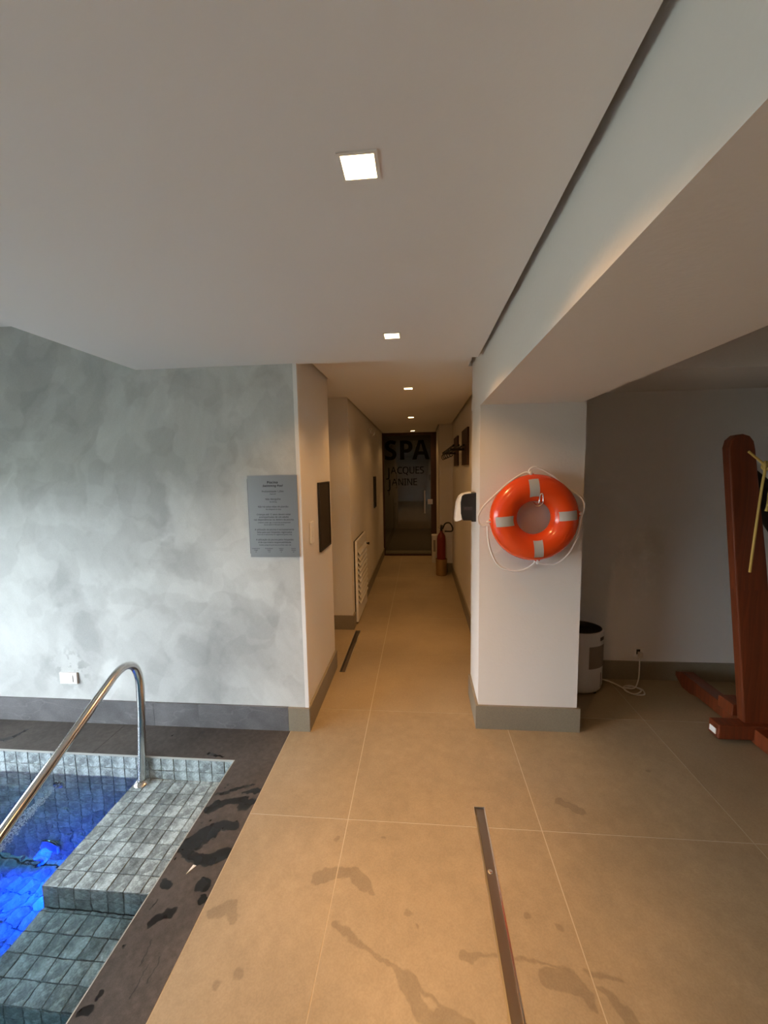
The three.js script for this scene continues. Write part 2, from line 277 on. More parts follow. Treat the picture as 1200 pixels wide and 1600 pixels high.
// ------------------------------------------------------------------ floor: large porcelain tiles on a grout bed, two slot drains
const drains = [{ x0: 0.243, x1: 0.294, z0: -1.813, z1: 0.6 }, { x0: -0.655, x1: -0.603, z0: -3.911, z1: -3.062 }];
const minus = (rects, d) => rects.flatMap(([a, b, c, e]) => {            // rectangle minus a drain slot -> rectangles
  if (d.x1 <= a || d.x0 >= b || d.z1 <= c || d.z0 >= e) return [[a, b, c, e]];
  const o = [], c2 = Math.max(c, d.z0), e2 = Math.min(e, d.z1);
  if (c2 > c) o.push([a, b, c, c2]); if (e2 < e) o.push([a, b, e2, e]);
  if (d.x0 > a) o.push([a, d.x0, c2, e2]); if (d.x1 < b) o.push([d.x1, b, c2, e2]);
  return o;
});
{
  const slot = (r) => { let q = [r]; for (const d of drains) q = minus(q, d); return q; };
  const bed = merge(slot([-0.812, 5.2, -8.0, 6.0]).map(([a, b, c, d]) => bx(a, b, -0.15, -0.0012, c, d)).concat([bx(-1.95, -0.812, -0.15, -0.0012, -8.0, WZ - 0.02)]));
  const floor = struct('floor', bed, M.grout, 'large beige porcelain floor tiles with pale grout');
  const xs = [-1.90, -1.214, -0.342, 0.527, 1.40, 2.27, 3.14, 4.01, 5.1], zs = [-7.75, -6.88, -6.01, -5.145, -4.282, -3.416, -2.558, -1.70, -0.838, 0.03, 0.9, 1.76, 2.63, 3.5, 4.36, 5.23, 5.6], G = 0.0022;
  for (let i = 0; i < xs.length - 1; i++) for (let j = 0; j < zs.length - 1; j++) {
    let a = xs[i], b = xs[i + 1], c = zs[j], d = zs[j + 1];
    const right = a > 0.5 && d < -3.0; if (right) continue;                  // behind the recess wall
    if (a > 0.5 && c < -3.08) c = -3.085;
    let rects;
    if (b < -0.3) {                                                     // left of the first joint: cut along the coping and the walls
      if (d <= WZ - 0.03) rects = [[a, b, c, d]];
      else if (c >= WZ - 0.02) { if (b <= -0.81) continue; rects = [[Math.max(a, -0.81), b, c, d]]; }
      else { rects = [[Math.max(a, -1.90), b, c, WZ]]; if (b > -0.81) rects.push([Math.max(a, -0.81), b, WZ, d]); }
    } else rects = [[a, b, c, d]];
    rects = rects.map(([p, q, r, s]) => [p + (p === a || p === -0.81 ? G : 0), q - (q === b ? G : 0), r + (r === c ? G : 0), s - (s === d ? G : 0)]);
    for (const dr of drains) rects = minus(rects, dr);
    const inside = a >= -1.3 && b <= 1.41 && c >= -2.6 && d <= -0.8;
    mesh('floor_tile', merge(rects.map(([p, q, r, s]) => bx(p, q, -0.012, 0, r, s))), inside ? M.floorTileStained : M.floorTile, floor);
  }
}
for (const [d, label, deep] of [[drains[0], 'long stainless steel slot drain set in the walkway floor', 0.006], [drains[1], 'shorter slot drain in the corridor floor beside the side opening', 0.02]]) {
  const g = thing('floor_drain', label, 'drain', [(d.x0 + d.x1) / 2, 0, d.z0]);
  const w = (d.x1 - d.x0) / 2, L = d.z1 - d.z0;
  mesh('channel', merge([bx(-w, w, -0.05, -0.045, 0, L), bx(-w, -w + 0.002, -0.05, -0.001, 0, L), bx(-w, w, -0.05, -0.001, 0, 0.002), bx(-w, w, -0.05, -0.001, L - 0.002, L)]), M.brushed, g);
  mesh('edge_strip', bx(w - 0.006, w, -0.05, 0.0006, 0, L), M.steel, g);
  mesh('cover', bx(-w + 0.010, w - 0.006, -deep - 0.004, -deep, 0.008, L - 0.008), std({ color: rgb(0.21, 0.18, 0.16), metalness: 0.9, roughness: 0.3 }), g);
  if (deep < 0.01) { const s = lathe([[0.0, 0.0015], [0.008, 0.0015], [0.0105, 0.0], [0.011, -0.001]], 24); s.translate(0, -deep, 0.31); mesh('lift_hole_plug', s, M.steel, g); }
}
// baseboards
{
  const b1 = structGroup('baseboard_front', 'dark slate baseboard along the plaster wall');
  for (const [a, b] of [[-3.5, -1.7], [-1.698, -0.822]]) mesh('baseboard_piece', bx(a, b, 0, 0.152, WZ, WZ + 0.016), M.slate, b1);
  mesh('baseboard_piece', bx(-0.82, -0.686, 0, 0.15, WZ, WZ + 0.016), M.greyStone, b1).userData.label = 'paler stone piece at the corner';
  struct('baseboard_corridor_entry', bx(-0.70, -0.684, 0, 0.148, WZ - 0.004, -3.14), M.greyStone, 'stone baseboard along the corridor mouth');
  struct('baseboard_corridor_left', merge([bx(-1.9, -0.670, 0, 0.145, -3.925, -3.94), bx(-0.685, -0.670, 0, 0.145, -3.94, -4.05), bx(-0.685, -0.670, 0, 0.145, -4.80, -7.5)]), M.greyStone, 'stone baseboard along the left corridor wall');
  struct('baseboard_corridor_right', merge([bx(0.482, 0.497, 0, 0.145, -2.8, -6.28), bx(0.30, 0.497, 0, 0.145, -6.265, -6.28), bx(0.285, 0.30, 0, 0.145, -6.265, -7.5)]), M.greyStone, 'stone baseboard along the right corridor wall');
  struct('baseboard_pillar', merge([bx(0.332, 0.951, 0, 0.15, PZ, PZ + 0.015), bx(0.332, 0.348, 0, 0.15, PZ, -2.80), bx(0.935, 0.951, 0, 0.15, PZ, -2.80)]), M.greyStone, 'grey stone baseboard round the pillar');
  struct('baseboard_recess', bx(0.64, 5.1, 0, 0.14, -3.07, -3.085), M.greyStone, 'grey stone baseboard of the recess');
}

// ------------------------------------------------------------------ pool
const PX = -1.043, PF = -2.04, WATER = -0.1385, PB = -1.2, PNEAR = 4.5, PLEFT = -3.2, TP = 0.0752;
{
  const c = structGroup('pool_coping', 'dark granite coping slabs round the pool, splashed with water');
  for (const [a, b] of [[-3.5, -1.9], [-1.898, -0.812]]) mesh('coping_slab', bx(a, b, -0.010, 0, PF, WZ), M.coping, c);
  for (const [a, b] of [[PF, -0.6], [-0.598, 1.0], [1.002, 2.6], [2.602, PNEAR]]) mesh('coping_slab', bx(PX, -0.812, -0.010, 0, a + 0.0005, b), M.coping, c);
  for (const [a, b, d, e] of [[-3.5, PLEFT, PF, 5.6], [PLEFT, -0.812, PNEAR, 5.6]]) mesh('coping_slab', bx(a, b, -0.010, 0, d, e), M.coping, c);
  mesh('edge_strip', merge([bx(PX - 0.004, PX, -0.010, 0.0006, PF + 0.004, PNEAR), bx(PLEFT, PX, -0.010, 0.0006, PF, PF + 0.004)]), M.edge, c).userData.label = 'pale grout edge along the water';
  // basin behind the tiles
  const pool = struct('pool_basin', merge([
    bx(PLEFT - 0.1, PX + 0.2, PB - 0.3, -0.0105, PF - 0.012, PF - 0.25), bx(PX - 0.004, PX + 0.2, PB - 0.3, -0.0105, PF - 0.012, PNEAR + 0.2), bx(PLEFT - 0.2, PLEFT + 0.004, PB - 0.3, -0.0105, PF - 0.012, PNEAR + 0.2), bx(PLEFT, PX, PB - 0.3, -0.0105, PNEAR, PNEAR + 0.2), bx(PLEFT, PX, PB - 0.3, PB - 0.01, PF - 0.012, PNEAR)]), M.poolGrout, 'pool basin lined with small square grey-green stone tiles');
  const geos = {}, T = 0.009;
  const geo = (w, d) => { const k = w.toFixed(4) + '_' + d.toFixed(4); return geos[k] || (geos[k] = tileGeo(w, d, T, 0.0014)); };
  const place = (parent, w, d, x, y, z, face, k) => {           // face: up, front (+z), left (-x)
    const m = mesh('tile', geo(w, d), M.stone[k ?? Math.min(4, Math.floor(Math.pow(rnd(), 0.8) * 5))], parent);
    m.position.set(x, y, z); if (face === 'front') m.rotation.x = Math.PI / 2; if (face === 'left') m.rotation.z = Math.PI / 2;
    return m;
  };
  const rest = [];
  const keep = (w, d, x, y, z, face) => { const g = geo(w, d).clone(); if (face === 'front') g.rotateX(Math.PI / 2); if (face === 'left') g.rotateZ(Math.PI / 2); g.translate(x, y, z); rest.push(g); };
  const J = 0.0032;
  // far wall
  for (let r = 0; r < 15; r++) for (let c2 = 0; c2 < 42; c2++) {
    const x1 = c2 === 0 ? PX - 0.004 : -1.107 - (c2 - 1) * TP, x0 = -1.107 - c2 * TP, y = -0.011 - (r + 0.5) * TP;
    if (x0 < PLEFT) continue;
    const near = c2 < 23 && r < 11;
    const ww = x1 - x0 - J, hh = TP - J;
    if (near) place(pool, ww, hh, (x0 + x1) / 2, y + rr(-1, 1) * 0.0004, PF + rr(-0.001, 0.0008), 'front', r < 2 ? [2, 3, 3, 4, 4][Math.floor(rnd() * 5)] : undefined);
    else keep(ww, hh, (x0 + x1) / 2, y, PF, 'front');
  }
  for (let x = PLEFT + TP / 2; x < PX; x += TP) for (let z = PF + TP / 2; z < 0.8; z += TP) keep(TP - J, TP - J, x, PB, z, 'up');
  const st = mesh('tile_field', merge(rest), M.stone[2], pool); st.userData.kind = 'stuff'; st.userData.label = 'tiles of the pool floor and the far part of the wall';
  // steps: a ledge at water level, then steps going down towards the near side
  const SX = -1.62, steps = [[-2.04, -1.425, -0.135], [-1.425, -1.115, -0.30], [-1.115, -0.805, -0.46], [-0.805, -0.495, -0.62], [-0.495, -0.185, -0.78], [-0.185, 0.125, -0.94]];
  steps.forEach(([z0, z1, y], i) => {
    const s = struct('pool_step', bx(SX + 0.008, PX - 0.004, PB - 0.1, y - 0.008, z0 + (i ? 0.0 : 0.001), z1 - 0.008), M.poolGrout, ['tiled ledge of the pool just under the water, carrying the handrail post', 'second pool step below the ledge', 'third pool step', 'fourth pool step', 'fifth pool step', 'lowest pool step'][i]);
    if (i > 2) { mesh('tile_field', merge([bx(SX, PX - 0.004, y - 0.008, y, z0, z1), bx(SX, PX - 0.004, y - 0.16, y - 0.008, z1 - 0.008, z1)]), M.stone[2], s).userData.kind = 'stuff'; return; }
    const n = Math.ceil((z1 - z0) / 0.0738);
    for (let r = 0; r < n; r++) {
      const zb = z1 - r * 0.0738, za = Math.max(z0 + 0.001, zb - 0.0738); if (zb - za < 0.012) continue;
      for (let k = 0; k < 8; k++) {
        const xa = SX + k * 0.0742, xb = Math.min(PX - 0.005, xa + 0.0742);
        const stretch = i > 0 ? 0 : 0;
        place(s, xb - xa - J, zb - za - J, (xa + xb) / 2, y + rr(-0.0012, 0.0006) + stretch, (za + zb) / 2, 'up');
      }
    }
    for (let r = 0; r < 2; r++) for (let k = 0; k < 8; k++) {     // riser
      const xa = SX + k * 0.0742, xb = Math.min(PX - 0.005, xa + 0.0742);
      place(s, xb - xa - J, 0.0745, (xa + xb) / 2, y - 0.0095 - 0.0385 - r * 0.0765, z1 + 0.0004, 'front', Math.floor(rnd() * 4));
    }
    const m = Math.floor((z1 - z0) / 0.0738);
    for (let r = 0; r < 7; r++) for (let k = 0; k < m; k++)       // side towards the deep water
      place(s, 0.0745, 0.0738 - J, SX, y - 0.0095 - 0.0385 - r * 0.0765, z1 - 0.0369 - k * 0.0738, 'left', Math.floor(rnd() * 4));
  });
}
// water: one solid body with a rippled surface
{
  const rip = dataTex(512, 512, (u, v) => { const a = fbm(u * 6 + 0.6 * noise(u * 4, v * 4, 3, 4), v * 6, 4, 1200, 6); return [a, a, a]; }, false, 1.1);
  const water = phy({ color: rgb(1, 1, 1), transmission: 1, thickness: 1, ior: 1.33, roughness: 0, attenuationColor: rgb(0.20, 0.58, 0.80), attenuationDistance: 1.8, bumpMap: rip, bumpScale: 0.009 });
  const w = struct('pool_water', bx(PLEFT - 0.004, PX - 0.0055, PB - 0.02, WATER, PF - 0.004, PNEAR), water, 'clear rippled blue-green pool water');
}
// underwater lamp, inlet nozzle and its bubbles
{
  const L = thing('pool_light', 'round underwater lamp glowing blue on the tiled pool wall', 'light', [-2.22, -0.98, PF + 0.002]);
  const ring = lathe([[0.0, 0.0], [0.075, 0.0], [0.075, 0.012], [0.06, 0.02], [0.056, 0.016]], 32); ring.rotateX(Math.PI / 2); mesh('bezel', ring, M.steel, L);
  const lens = new THREE.SphereGeometry(0.056, 24, 10, 0, Math.PI * 2, 0, Math.PI / 2); lens.scale(1, 0.35, 1); lens.rotateX(Math.PI / 2); lens.translate(0, 0, 0.014);
  mesh('lens', lens, std({ color: rgb(0.05, 0.1, 0.6), emissive: rgb(0.0, 0.02, 1), emissiveIntensity: 2.2, roughness: 0.3 }), L);
  const s = new THREE.SpotLight(rgb(0.002, 0.045, 1), 3.4, 0, 1.5, 0.3, 2); s.name = 'pool_light_lamp'; s.castShadow = true; s.shadow.radius = 2; s.position.set(0, 0, 0.06); s.target.position.set(0.0, -0.35, 1); L.add(s); L.add(s.target);
  const N = thing('pool_inlet', 'small steel inlet nozzle in the pool wall blowing bubbles', 'nozzle', [-2.13, -0.27, PF + 0.001]);
  const nz = lathe([[0.0, 0.0], [0.034, 0.0], [0.034, 0.006], [0.022, 0.014], [0.014, 0.014], [0.012, 0.004], [0.0, 0.004]], 28); nz.rotateX(Math.PI / 2); mesh('faceplate', nz, M.steel, N);
  const bub = new THREE.InstancedMesh(new THREE.SphereGeometry(1, 6, 4), std({ color: rgb(0.85, 0.9, 0.9), roughness: 0.3 }), 1600);
  const m4 = new THREE.Matrix4(); seed = 777;
  for (let i = 0; i < 1600; i++) {
    const t = Math.pow(rnd(), 0.7), a = rnd() * 6.283, q = Math.sqrt(rnd()) * (0.012 + 0.075 * t), r = rr(0.0010, 0.0030) * (1 + t * 0.5);
    m4.makeScale(r, r, r); m4.setPosition(-2.13 + 0.1 * t + Math.cos(a) * q, -0.27 + 0.09 * t + Math.sin(a) * q * 0.45, PF + 0.03 + 0.55 * t); bub.setMatrixAt(i, m4);
  }
  bub.name = 'bubble_stream'; shadows(bub); scene.add(bub); bub.userData.kind = 'stuff'; bub.userData.label = 'white stream of bubbles under water from the inlet'; bub.userData.category = 'bubbles';
}
// handrail
{
  const R = thing('pool_handrail', 'bent stainless steel handrail rising from the pool ledge', 'handrail', [-1.58, -0.135, -2.0]);
  const y = (v) => v + 0.135, z = (v) => v + 2.0;
  const pts = [[0, y(-0.135), z(-2.005)], [0, y(0.1), z(-2.03)], [0, y(0.36), z(-2.05)], [0, y(0.47), z(-2.047)], [0, y(0.545), z(-2.015)], [0, y(0.578), z(-1.955)], [0, y(0.572), z(-1.89)], [0, y(0.535), z(-1.81)], [0, y(0.44), z(-1.625)], [0, y(0.34), z(-1.425)], [0, y(0.245), z(-1.235)], [0, y(0.14), z(-1.03)], [0, y(0.08), z(-0.93)], [0, y(-0.02), z(-0.86)], [0, y(-0.2), z(-0.84)], [0, y(-0.618), z(-0.84)]];
  mesh('rail', tube(pts, 0.021, 140, 20), M.steel, R);
  const f = lathe([[0.021, 0.016], [0.026, 0.015], [0.038, 0.006], [0.042, 0.0]], 28); f.translate(0, 0.0, -0.005); mesh('base_flange', f, M.steel, R);
}
// ------------------------------------------------------------------ ceiling downlights: square white trim, glowing plate, and a lamp of the same size in front of it
function downlight(x, y, z, size, power, label, group) {
  const g = thing('ceiling_downlight', label, 'downlight', [x, y, z], group);
  const s = size / 2, o = s + 0.007;
  mesh('trim_ring', merge([bx(-o, -s, -0.003, 0, -o, o), bx(s, o, -0.003, 0, -o, o), bx(-s, s, -0.003, 0, -o, -s), bx(-s, s, -0.003, 0, s, o)]), M.white, g);
  mesh('lamp_plate', bx(-s, s, -0.002, 0, -s, s), M.glow, g);
  for (const [k, angle, pen] of [[0, 0.60, 1], [1, 1.26, 0.3]]) {
    const l = new THREE.SpotLight(WARM, power[k], 0, angle, pen, 2); l.name = k ? 'downlight_spill' : 'downlight_beam'; l.castShadow = true; l.shadow.radius = 1.2;
    l.position.set(0, -0.03, 0); l.target.position.set(0, -1, 0); g.add(l); g.add(l.target);
  }
  return g;
}
downlight(-0.117, HC, -0.878, 0.066, LAMP, 'large square warm downlight in the middle of the walkway ceiling');
downlight(-0.122, HC, -1.922, 0.066, LAMP, 'square warm downlight near the corridor end of the walkway ceiling');
downlight(-0.12, HC, 0.166, 0.066, REAR_LAMP, 'square warm downlight above the middle of the walkway');
downlight(-0.12, HC, 1.21, 0.066, REAR_LAMP, 'square warm downlight over the back of the walkway');
downlight(-0.09, HCC, -3.46, 0.066, ENTRY_LAMP, 'first small downlight in the corridor ceiling, just past the ceiling step');
downlight(-0.108, HCC, -5.34, 0.066, CORRIDOR_LAMP, 'second small downlight along the corridor ceiling');
downlight(-0.118, HCC, -7.18, 0.066, CORRIDOR_LAMP, 'small downlight in the corridor ceiling right before the glass door');

// ------------------------------------------------------------------ glass door at the corridor end, with lettering
const font = await new FontLoader().loadAsync('fonts/droid/droid_sans_bold.typeface.json');
const thin = await new FontLoader().loadAsync('fonts/droid/droid_sans_regular.typeface.json');
const DZ = -7.5;
{
  const d = structGroup('door_1', 'dark frameless glass door with black lettering at the corridor end');
  mesh('door_frame', merge([bx(-0.685, -0.655, 0, HCC, DZ - 0.05, DZ), bx(0.20, 0.30, 0, HCC, DZ - 0.05, DZ), bx(-0.655, 0.20, HCC - 0.05, HCC, DZ - 0.05, DZ), bx(-0.655, 0.20, 0, 0.03, DZ - 0.05, DZ)]), M.darkWood, d);
  mesh('glass', bx(-0.655, 0.20, 0.035, HCC - 0.05, DZ - 0.03, DZ - 0.02), phy({ color: rgb(0.45, 0.47, 0.47), transmission: 1, thickness: 0, roughness: 0.02, ior: 1.5 }), d);
  const h = mesh('handle', merge([tube([[0.085, 0.80, DZ + 0.045], [0.085, 1.22, DZ + 0.045]], 0.012, 4, 12)]), M.brushed, d);
  mesh('handle_mount', merge([bx(0.078, 0.092, 0.86, 0.875, DZ - 0.02, DZ + 0.045), bx(0.078, 0.092, 1.145, 1.16, DZ - 0.02, DZ + 0.045)]), M.brushed, h);
  const lk = rbox(0.09, 0.09, 0.02, 0.006); lk.translate(0.185, 1.01, DZ + 0.012); mesh('lock_plate', lk, M.brushed, d);
  const ink = phy({ color: rgb(0.004, 0.004, 0.004), roughness: 0.95, specularIntensity: 0.1 });
  const word = (chars, f, size, depth, y) => merge(chars.map(([c, x, s, dy]) => { const g = new TextGeometry(c, { font: f, size: size * (s || 1), depth, curveSegments: 6 }); g.translate(x, y + (dy || 0), DZ - 0.019); return g; }));
  mesh('lettering', word([['S', -0.66], ['P', -0.40], ['A', -0.135]], font, 0.35, 0.002, 1.785), ink, d);
  mesh('lettering', word([['J', -0.60, 1.35, -0.06], ['A', -0.535], ['C', -0.425], ['Q', -0.325], ['U', -0.205], ['E', -0.095], ['S', -0.01]], thin, 0.125, 0.002, 1.53), ink, d);
  mesh('lettering', word([['J', -0.585, 1.35, -0.06], ['A', -0.52], ['N', -0.415], ['I', -0.30], ['N', -0.25], ['E', -0.135]], thin, 0.125, 0.002, 1.315), ink, d);
  // the dark room behind it
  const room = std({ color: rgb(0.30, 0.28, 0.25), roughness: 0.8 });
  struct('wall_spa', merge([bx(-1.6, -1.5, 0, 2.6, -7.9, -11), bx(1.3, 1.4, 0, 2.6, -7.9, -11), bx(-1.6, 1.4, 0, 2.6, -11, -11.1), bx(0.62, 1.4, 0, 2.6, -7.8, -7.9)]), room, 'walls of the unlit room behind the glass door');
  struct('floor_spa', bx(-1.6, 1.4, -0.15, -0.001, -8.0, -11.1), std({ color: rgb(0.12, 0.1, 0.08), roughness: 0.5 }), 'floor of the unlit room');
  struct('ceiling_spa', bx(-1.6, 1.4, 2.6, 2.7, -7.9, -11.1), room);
  downlight(-0.12, 2.6, -9.2, 0.066, [6.0, 4.0], 'dim downlight in the room behind the glass door');
}
// ------------------------------------------------------------------ steel notice on the plaster wall
{
  const W = 0.298, H = 0.485, cv = document.createElement('canvas'); cv.width = 760; cv.height = 1236;
  const c = cv.getContext('2d'); c.fillStyle = '#a9adaf'; c.fillRect(0, 0, 760, 1236);
  c.textAlign = 'center'; c.fillStyle = '#0b0b0b';
  const t = (s, y, px, st = '') => { c.font = `${st} ${px}px sans-serif`; c.fillText(s, 386, y, 730); };
  t('Piscina', 122, 50, 'bold'); t('Swimming Pool', 170, 42, 'italic bold');
  t('Profundidade 1,20m', 252, 37); t('Pool 4 ft', 288, 25);
  t('Não Mergulhe', 368, 37); t('No Diving', 405, 25);
  t('Não há salva-vidas de plantão.', 480, 35); t('No Lifeguard on duty', 516, 25);
  t('Crianças até 12 anos devem estar', 596, 35); t('acompanhadas de um adulto', 636, 35); t('nas dependências ou dentro da piscina.', 676, 35);
  t('Children under age 12 must be accompanied', 716, 25); t('by an adult in the pool area', 748, 25);
  t('A utilização da piscina é exclusivamente', 826, 34); t('feita para aos hóspedes registrados', 866, 34); t('Pool use is exclusively for registered guests only', 898, 25);
  t('A utilização da piscina pelos hóspedes', 980, 34); t('é de sua inteira responsabilidade.', 1020, 34); t('Guests using the pool do so at their own risk', 1058, 25);
  c.font = '20px sans-serif'; [['Comprimento', 85], ['Profundidade', 290], ['Largura', 480], ['Volume', 670]].forEach(([s, x], i) => { c.fillText(s, x, 1110); c.fillText(['Length', 'Depth', 'Width', 'Volume'][i], x, 1136); c.fillText(['m', '1,20', 'm', 'm³'][i], x, 1162); });
  const tex = new THREE.CanvasTexture(cv); tex.colorSpace = THREE.SRGBColorSpace;
  const g = thing('wall_sign', 'brushed steel swimming pool notice with black lettering on the plaster wall', 'sign', [-0.861, 1.096, WZ + 0.001]);
  mesh('plate', bx(-W / 2, W / 2, 0, H, 0.004, 0.009), M.brushed, g);
  const face = new THREE.PlaneGeometry(W, H); face.translate(0, H / 2, 0.0094); mesh('printed_face', face, std({ map: tex, metalness: 0.75, roughness: 0.36 }), g);
  mesh('backing', bx(-W / 2 - 0.004, W / 2 - 0.03, 0.02, H - 0.02, 0, 0.004), M.blackMatte, g);
}
// outlet, switch, dark wall panels
{
  const g = thing('wall_outlet', 'white blank outlet plate low on the plaster wall', 'outlet', [-2.27, 0.258, WZ + 0.001]);
  const p = rbox(0.122, 0.078, 0.012, 0.004); p.translate(0, 0.039, 0.006); mesh('cover_plate', p, M.white, g);
  const i = rbox(0.07, 0.045, 0.004, 0.0015); i.translate(0, 0.039, 0.013); mesh('blank_insert', i, M.white, g);
  const s = thing('light_switch', 'white switch plate on the wall at the corridor mouth', 'switch', [-0.699, 1.14, -2.535]);
  const q = rbox(0.012, 0.14, 0.075, 0.004); q.translate(0.006, 0.07, 0); mesh('cover_plate', q, M.white, s);
  const k = rbox(0.005, 0.06, 0.03, 0.002); k.translate(0.0135, 0.07, 0); mesh('rocker', k, M.white, s);
  for (const [x, y, z, d, h, label] of [[-0.699, 1.04, -2.895, 0.325, 0.482, 'dark glossy panel on the wall beside the white switch'], [-0.684, 1.043, -6.10, 0.27, 0.465, 'dark glossy panel on the far left corridor wall']]) {
    const w = thing('wall_panel', label, 'panel', [x, y, z]);
    mesh('frame', merge([bx(0, 0.014, 0, 0.012, -d / 2, d / 2), bx(0, 0.014, h - 0.012, h, -d / 2, d / 2), bx(0, 0.014, 0.012, h - 0.012, -d / 2, -d / 2 + 0.012), bx(0, 0.014, 0.012, h - 0.012, d / 2 - 0.012, d / 2)]), M.darkMetal, w);
    mesh('face', bx(0, 0.010, 0.012, h - 0.012, -d / 2 + 0.012, d / 2 - 0.012), std({ color: rgb(0.028, 0.022, 0.018), roughness: 0.22 }), w);
  }
}
// louvred white panel
{
  const g = thing('louvred_panel', 'white louvred access panel low on the left corridor wall', 'vent', [-0.683, 0.025, -4.43]);
  const z0 = -0.355, z1 = 0.355, H = 0.85, S = 0.05;
  mesh('frame', merge([bx(0.012, 0.034, 0, H, z0, z0 + S), bx(0.012, 0.034, 0, H, z1 - S, z1), bx(0.012, 0.034, 0, 0.17, z0 + S, z1 - S), bx(0.012, 0.034, H - 0.10, H, z0 + S, z1 - S)]), M.white, g);
  mesh('backing', bx(0.0, 0.012, 0.0, H, z0 + 0.012, z1 - 0.012), M.blackMatte, g);
  const sl = rbox(0.007, 0.056, z1 - z0 - 2 * S - 0.03, 0.002);
  for (let i = 0; i < 10; i++) { const m = mesh('slat', sl, M.white, g); m.position.set(0.04, 0.197 + i * 0.058, -0.005); m.rotation.z = 0.55; }
  const kb = lathe([[0, 0.045], [0.014, 0.045], [0.017, 0.035], [0.008, 0.02], [0.008, 0]], 16); kb.rotateZ(-Math.PI / 2); kb.translate(0.034, H * 0.84, z0 + 0.045); mesh('knob', kb, M.darkMetal, g);
}
// robe hook
{
  const g = thing('robe_hook', 'small chrome robe hook high on the left corridor wall', 'hook', [-0.684, 2.05, -5.45]);
  const b = cyl(0.022, 0.022, 0.008, 20); b.rotateZ(Math.PI / 2); b.translate(0.004, 0.07, 0); mesh('wall_plate', b, M.steel, g);
  mesh('hook', tube([[0.006, 0.08, 0], [0.03, 0.11, 0], [0.05, 0.10, 0], [0.035, 0.05, 0], [0.05, 0.015, 0], [0.085, 0.02, 0], [0.09, 0.05, 0]], 0.007, 40, 8), M.steel, g);
}
// coat rack on the right corridor wall: two dark boards and a barred shelf
{
  const g = thing('coat_rack', 'dark wooden wall rack with a barred shelf on the right corridor wall', 'rack', [0.496, 1.64, -5.0]);
  for (const zc of [-0.56, 0.53]) mesh('back_board', bx(-0.02, 0, 0, 0.38, zc - 0.27, zc + 0.27), M.darkWood, g);
  for (const z of [-0.56, 0.53]) mesh('bracket', bx(-0.17, -0.02, 0.155, 0.18, z - 0.012, z + 0.012), M.darkMetal, g);
  for (const x of [-0.165, -0.115, -0.065]) mesh('bar', tube([[x, 0.19, -0.95], [x, 0.19, 0.92]], 0.011, 4, 10), M.darkMetal, g);
  for (const z of [-0.8, -0.45, -0.1, 0.25, 0.6]) mesh('hook', tube([[-0.165, 0.18, z], [-0.19, 0.13, z], [-0.17, 0.09, z], [-0.145, 0.11, z]], 0.006, 16, 6), M.darkMetal, g);
}
// dispenser on the pillar side
{
  const g = thing('wall_dispenser', 'black dispenser with a bright white front shell on the pillar side', 'dispenser', [0.347, 1.272, -2.62]);
  const body = extrude([[0, 0], [-0.022, 0], [-0.022, 0.008], [-0.075, 0.008], [-0.09, 0.05], [-0.092, 0.12], [-0.082, 0.16], [-0.07, 0.168], [0, 0.176]], 0.10, 0.003); body.translate(0, 0, -0.05); mesh('body', body, M.black, g);
  const shell = extrude([[-0.086, 0.012], [-0.118, 0.0], [-0.128, 0.002], [-0.122, 0.05], [-0.115, 0.115], [-0.1, 0.152], [-0.08, 0.17], [-0.03, 0.182], [-0.03, 0.176], [-0.07, 0.168], [-0.088, 0.158], [-0.096, 0.12], [-0.094, 0.05]], 0.104, 0.001); shell.translate(0, 0, -0.054); mesh('front_shell', shell, std({ color: rgb(0.86, 0.86, 0.83), roughness: 0.3 }), g);
  const win = rbox(0.05, 0.02, 0.003, 0.001); win.translate(-0.05, 0.08, 0.054); mesh('level_window', win, std({ color: rgb(0.05, 0.045, 0.05), roughness: 0.2 }), g);
}
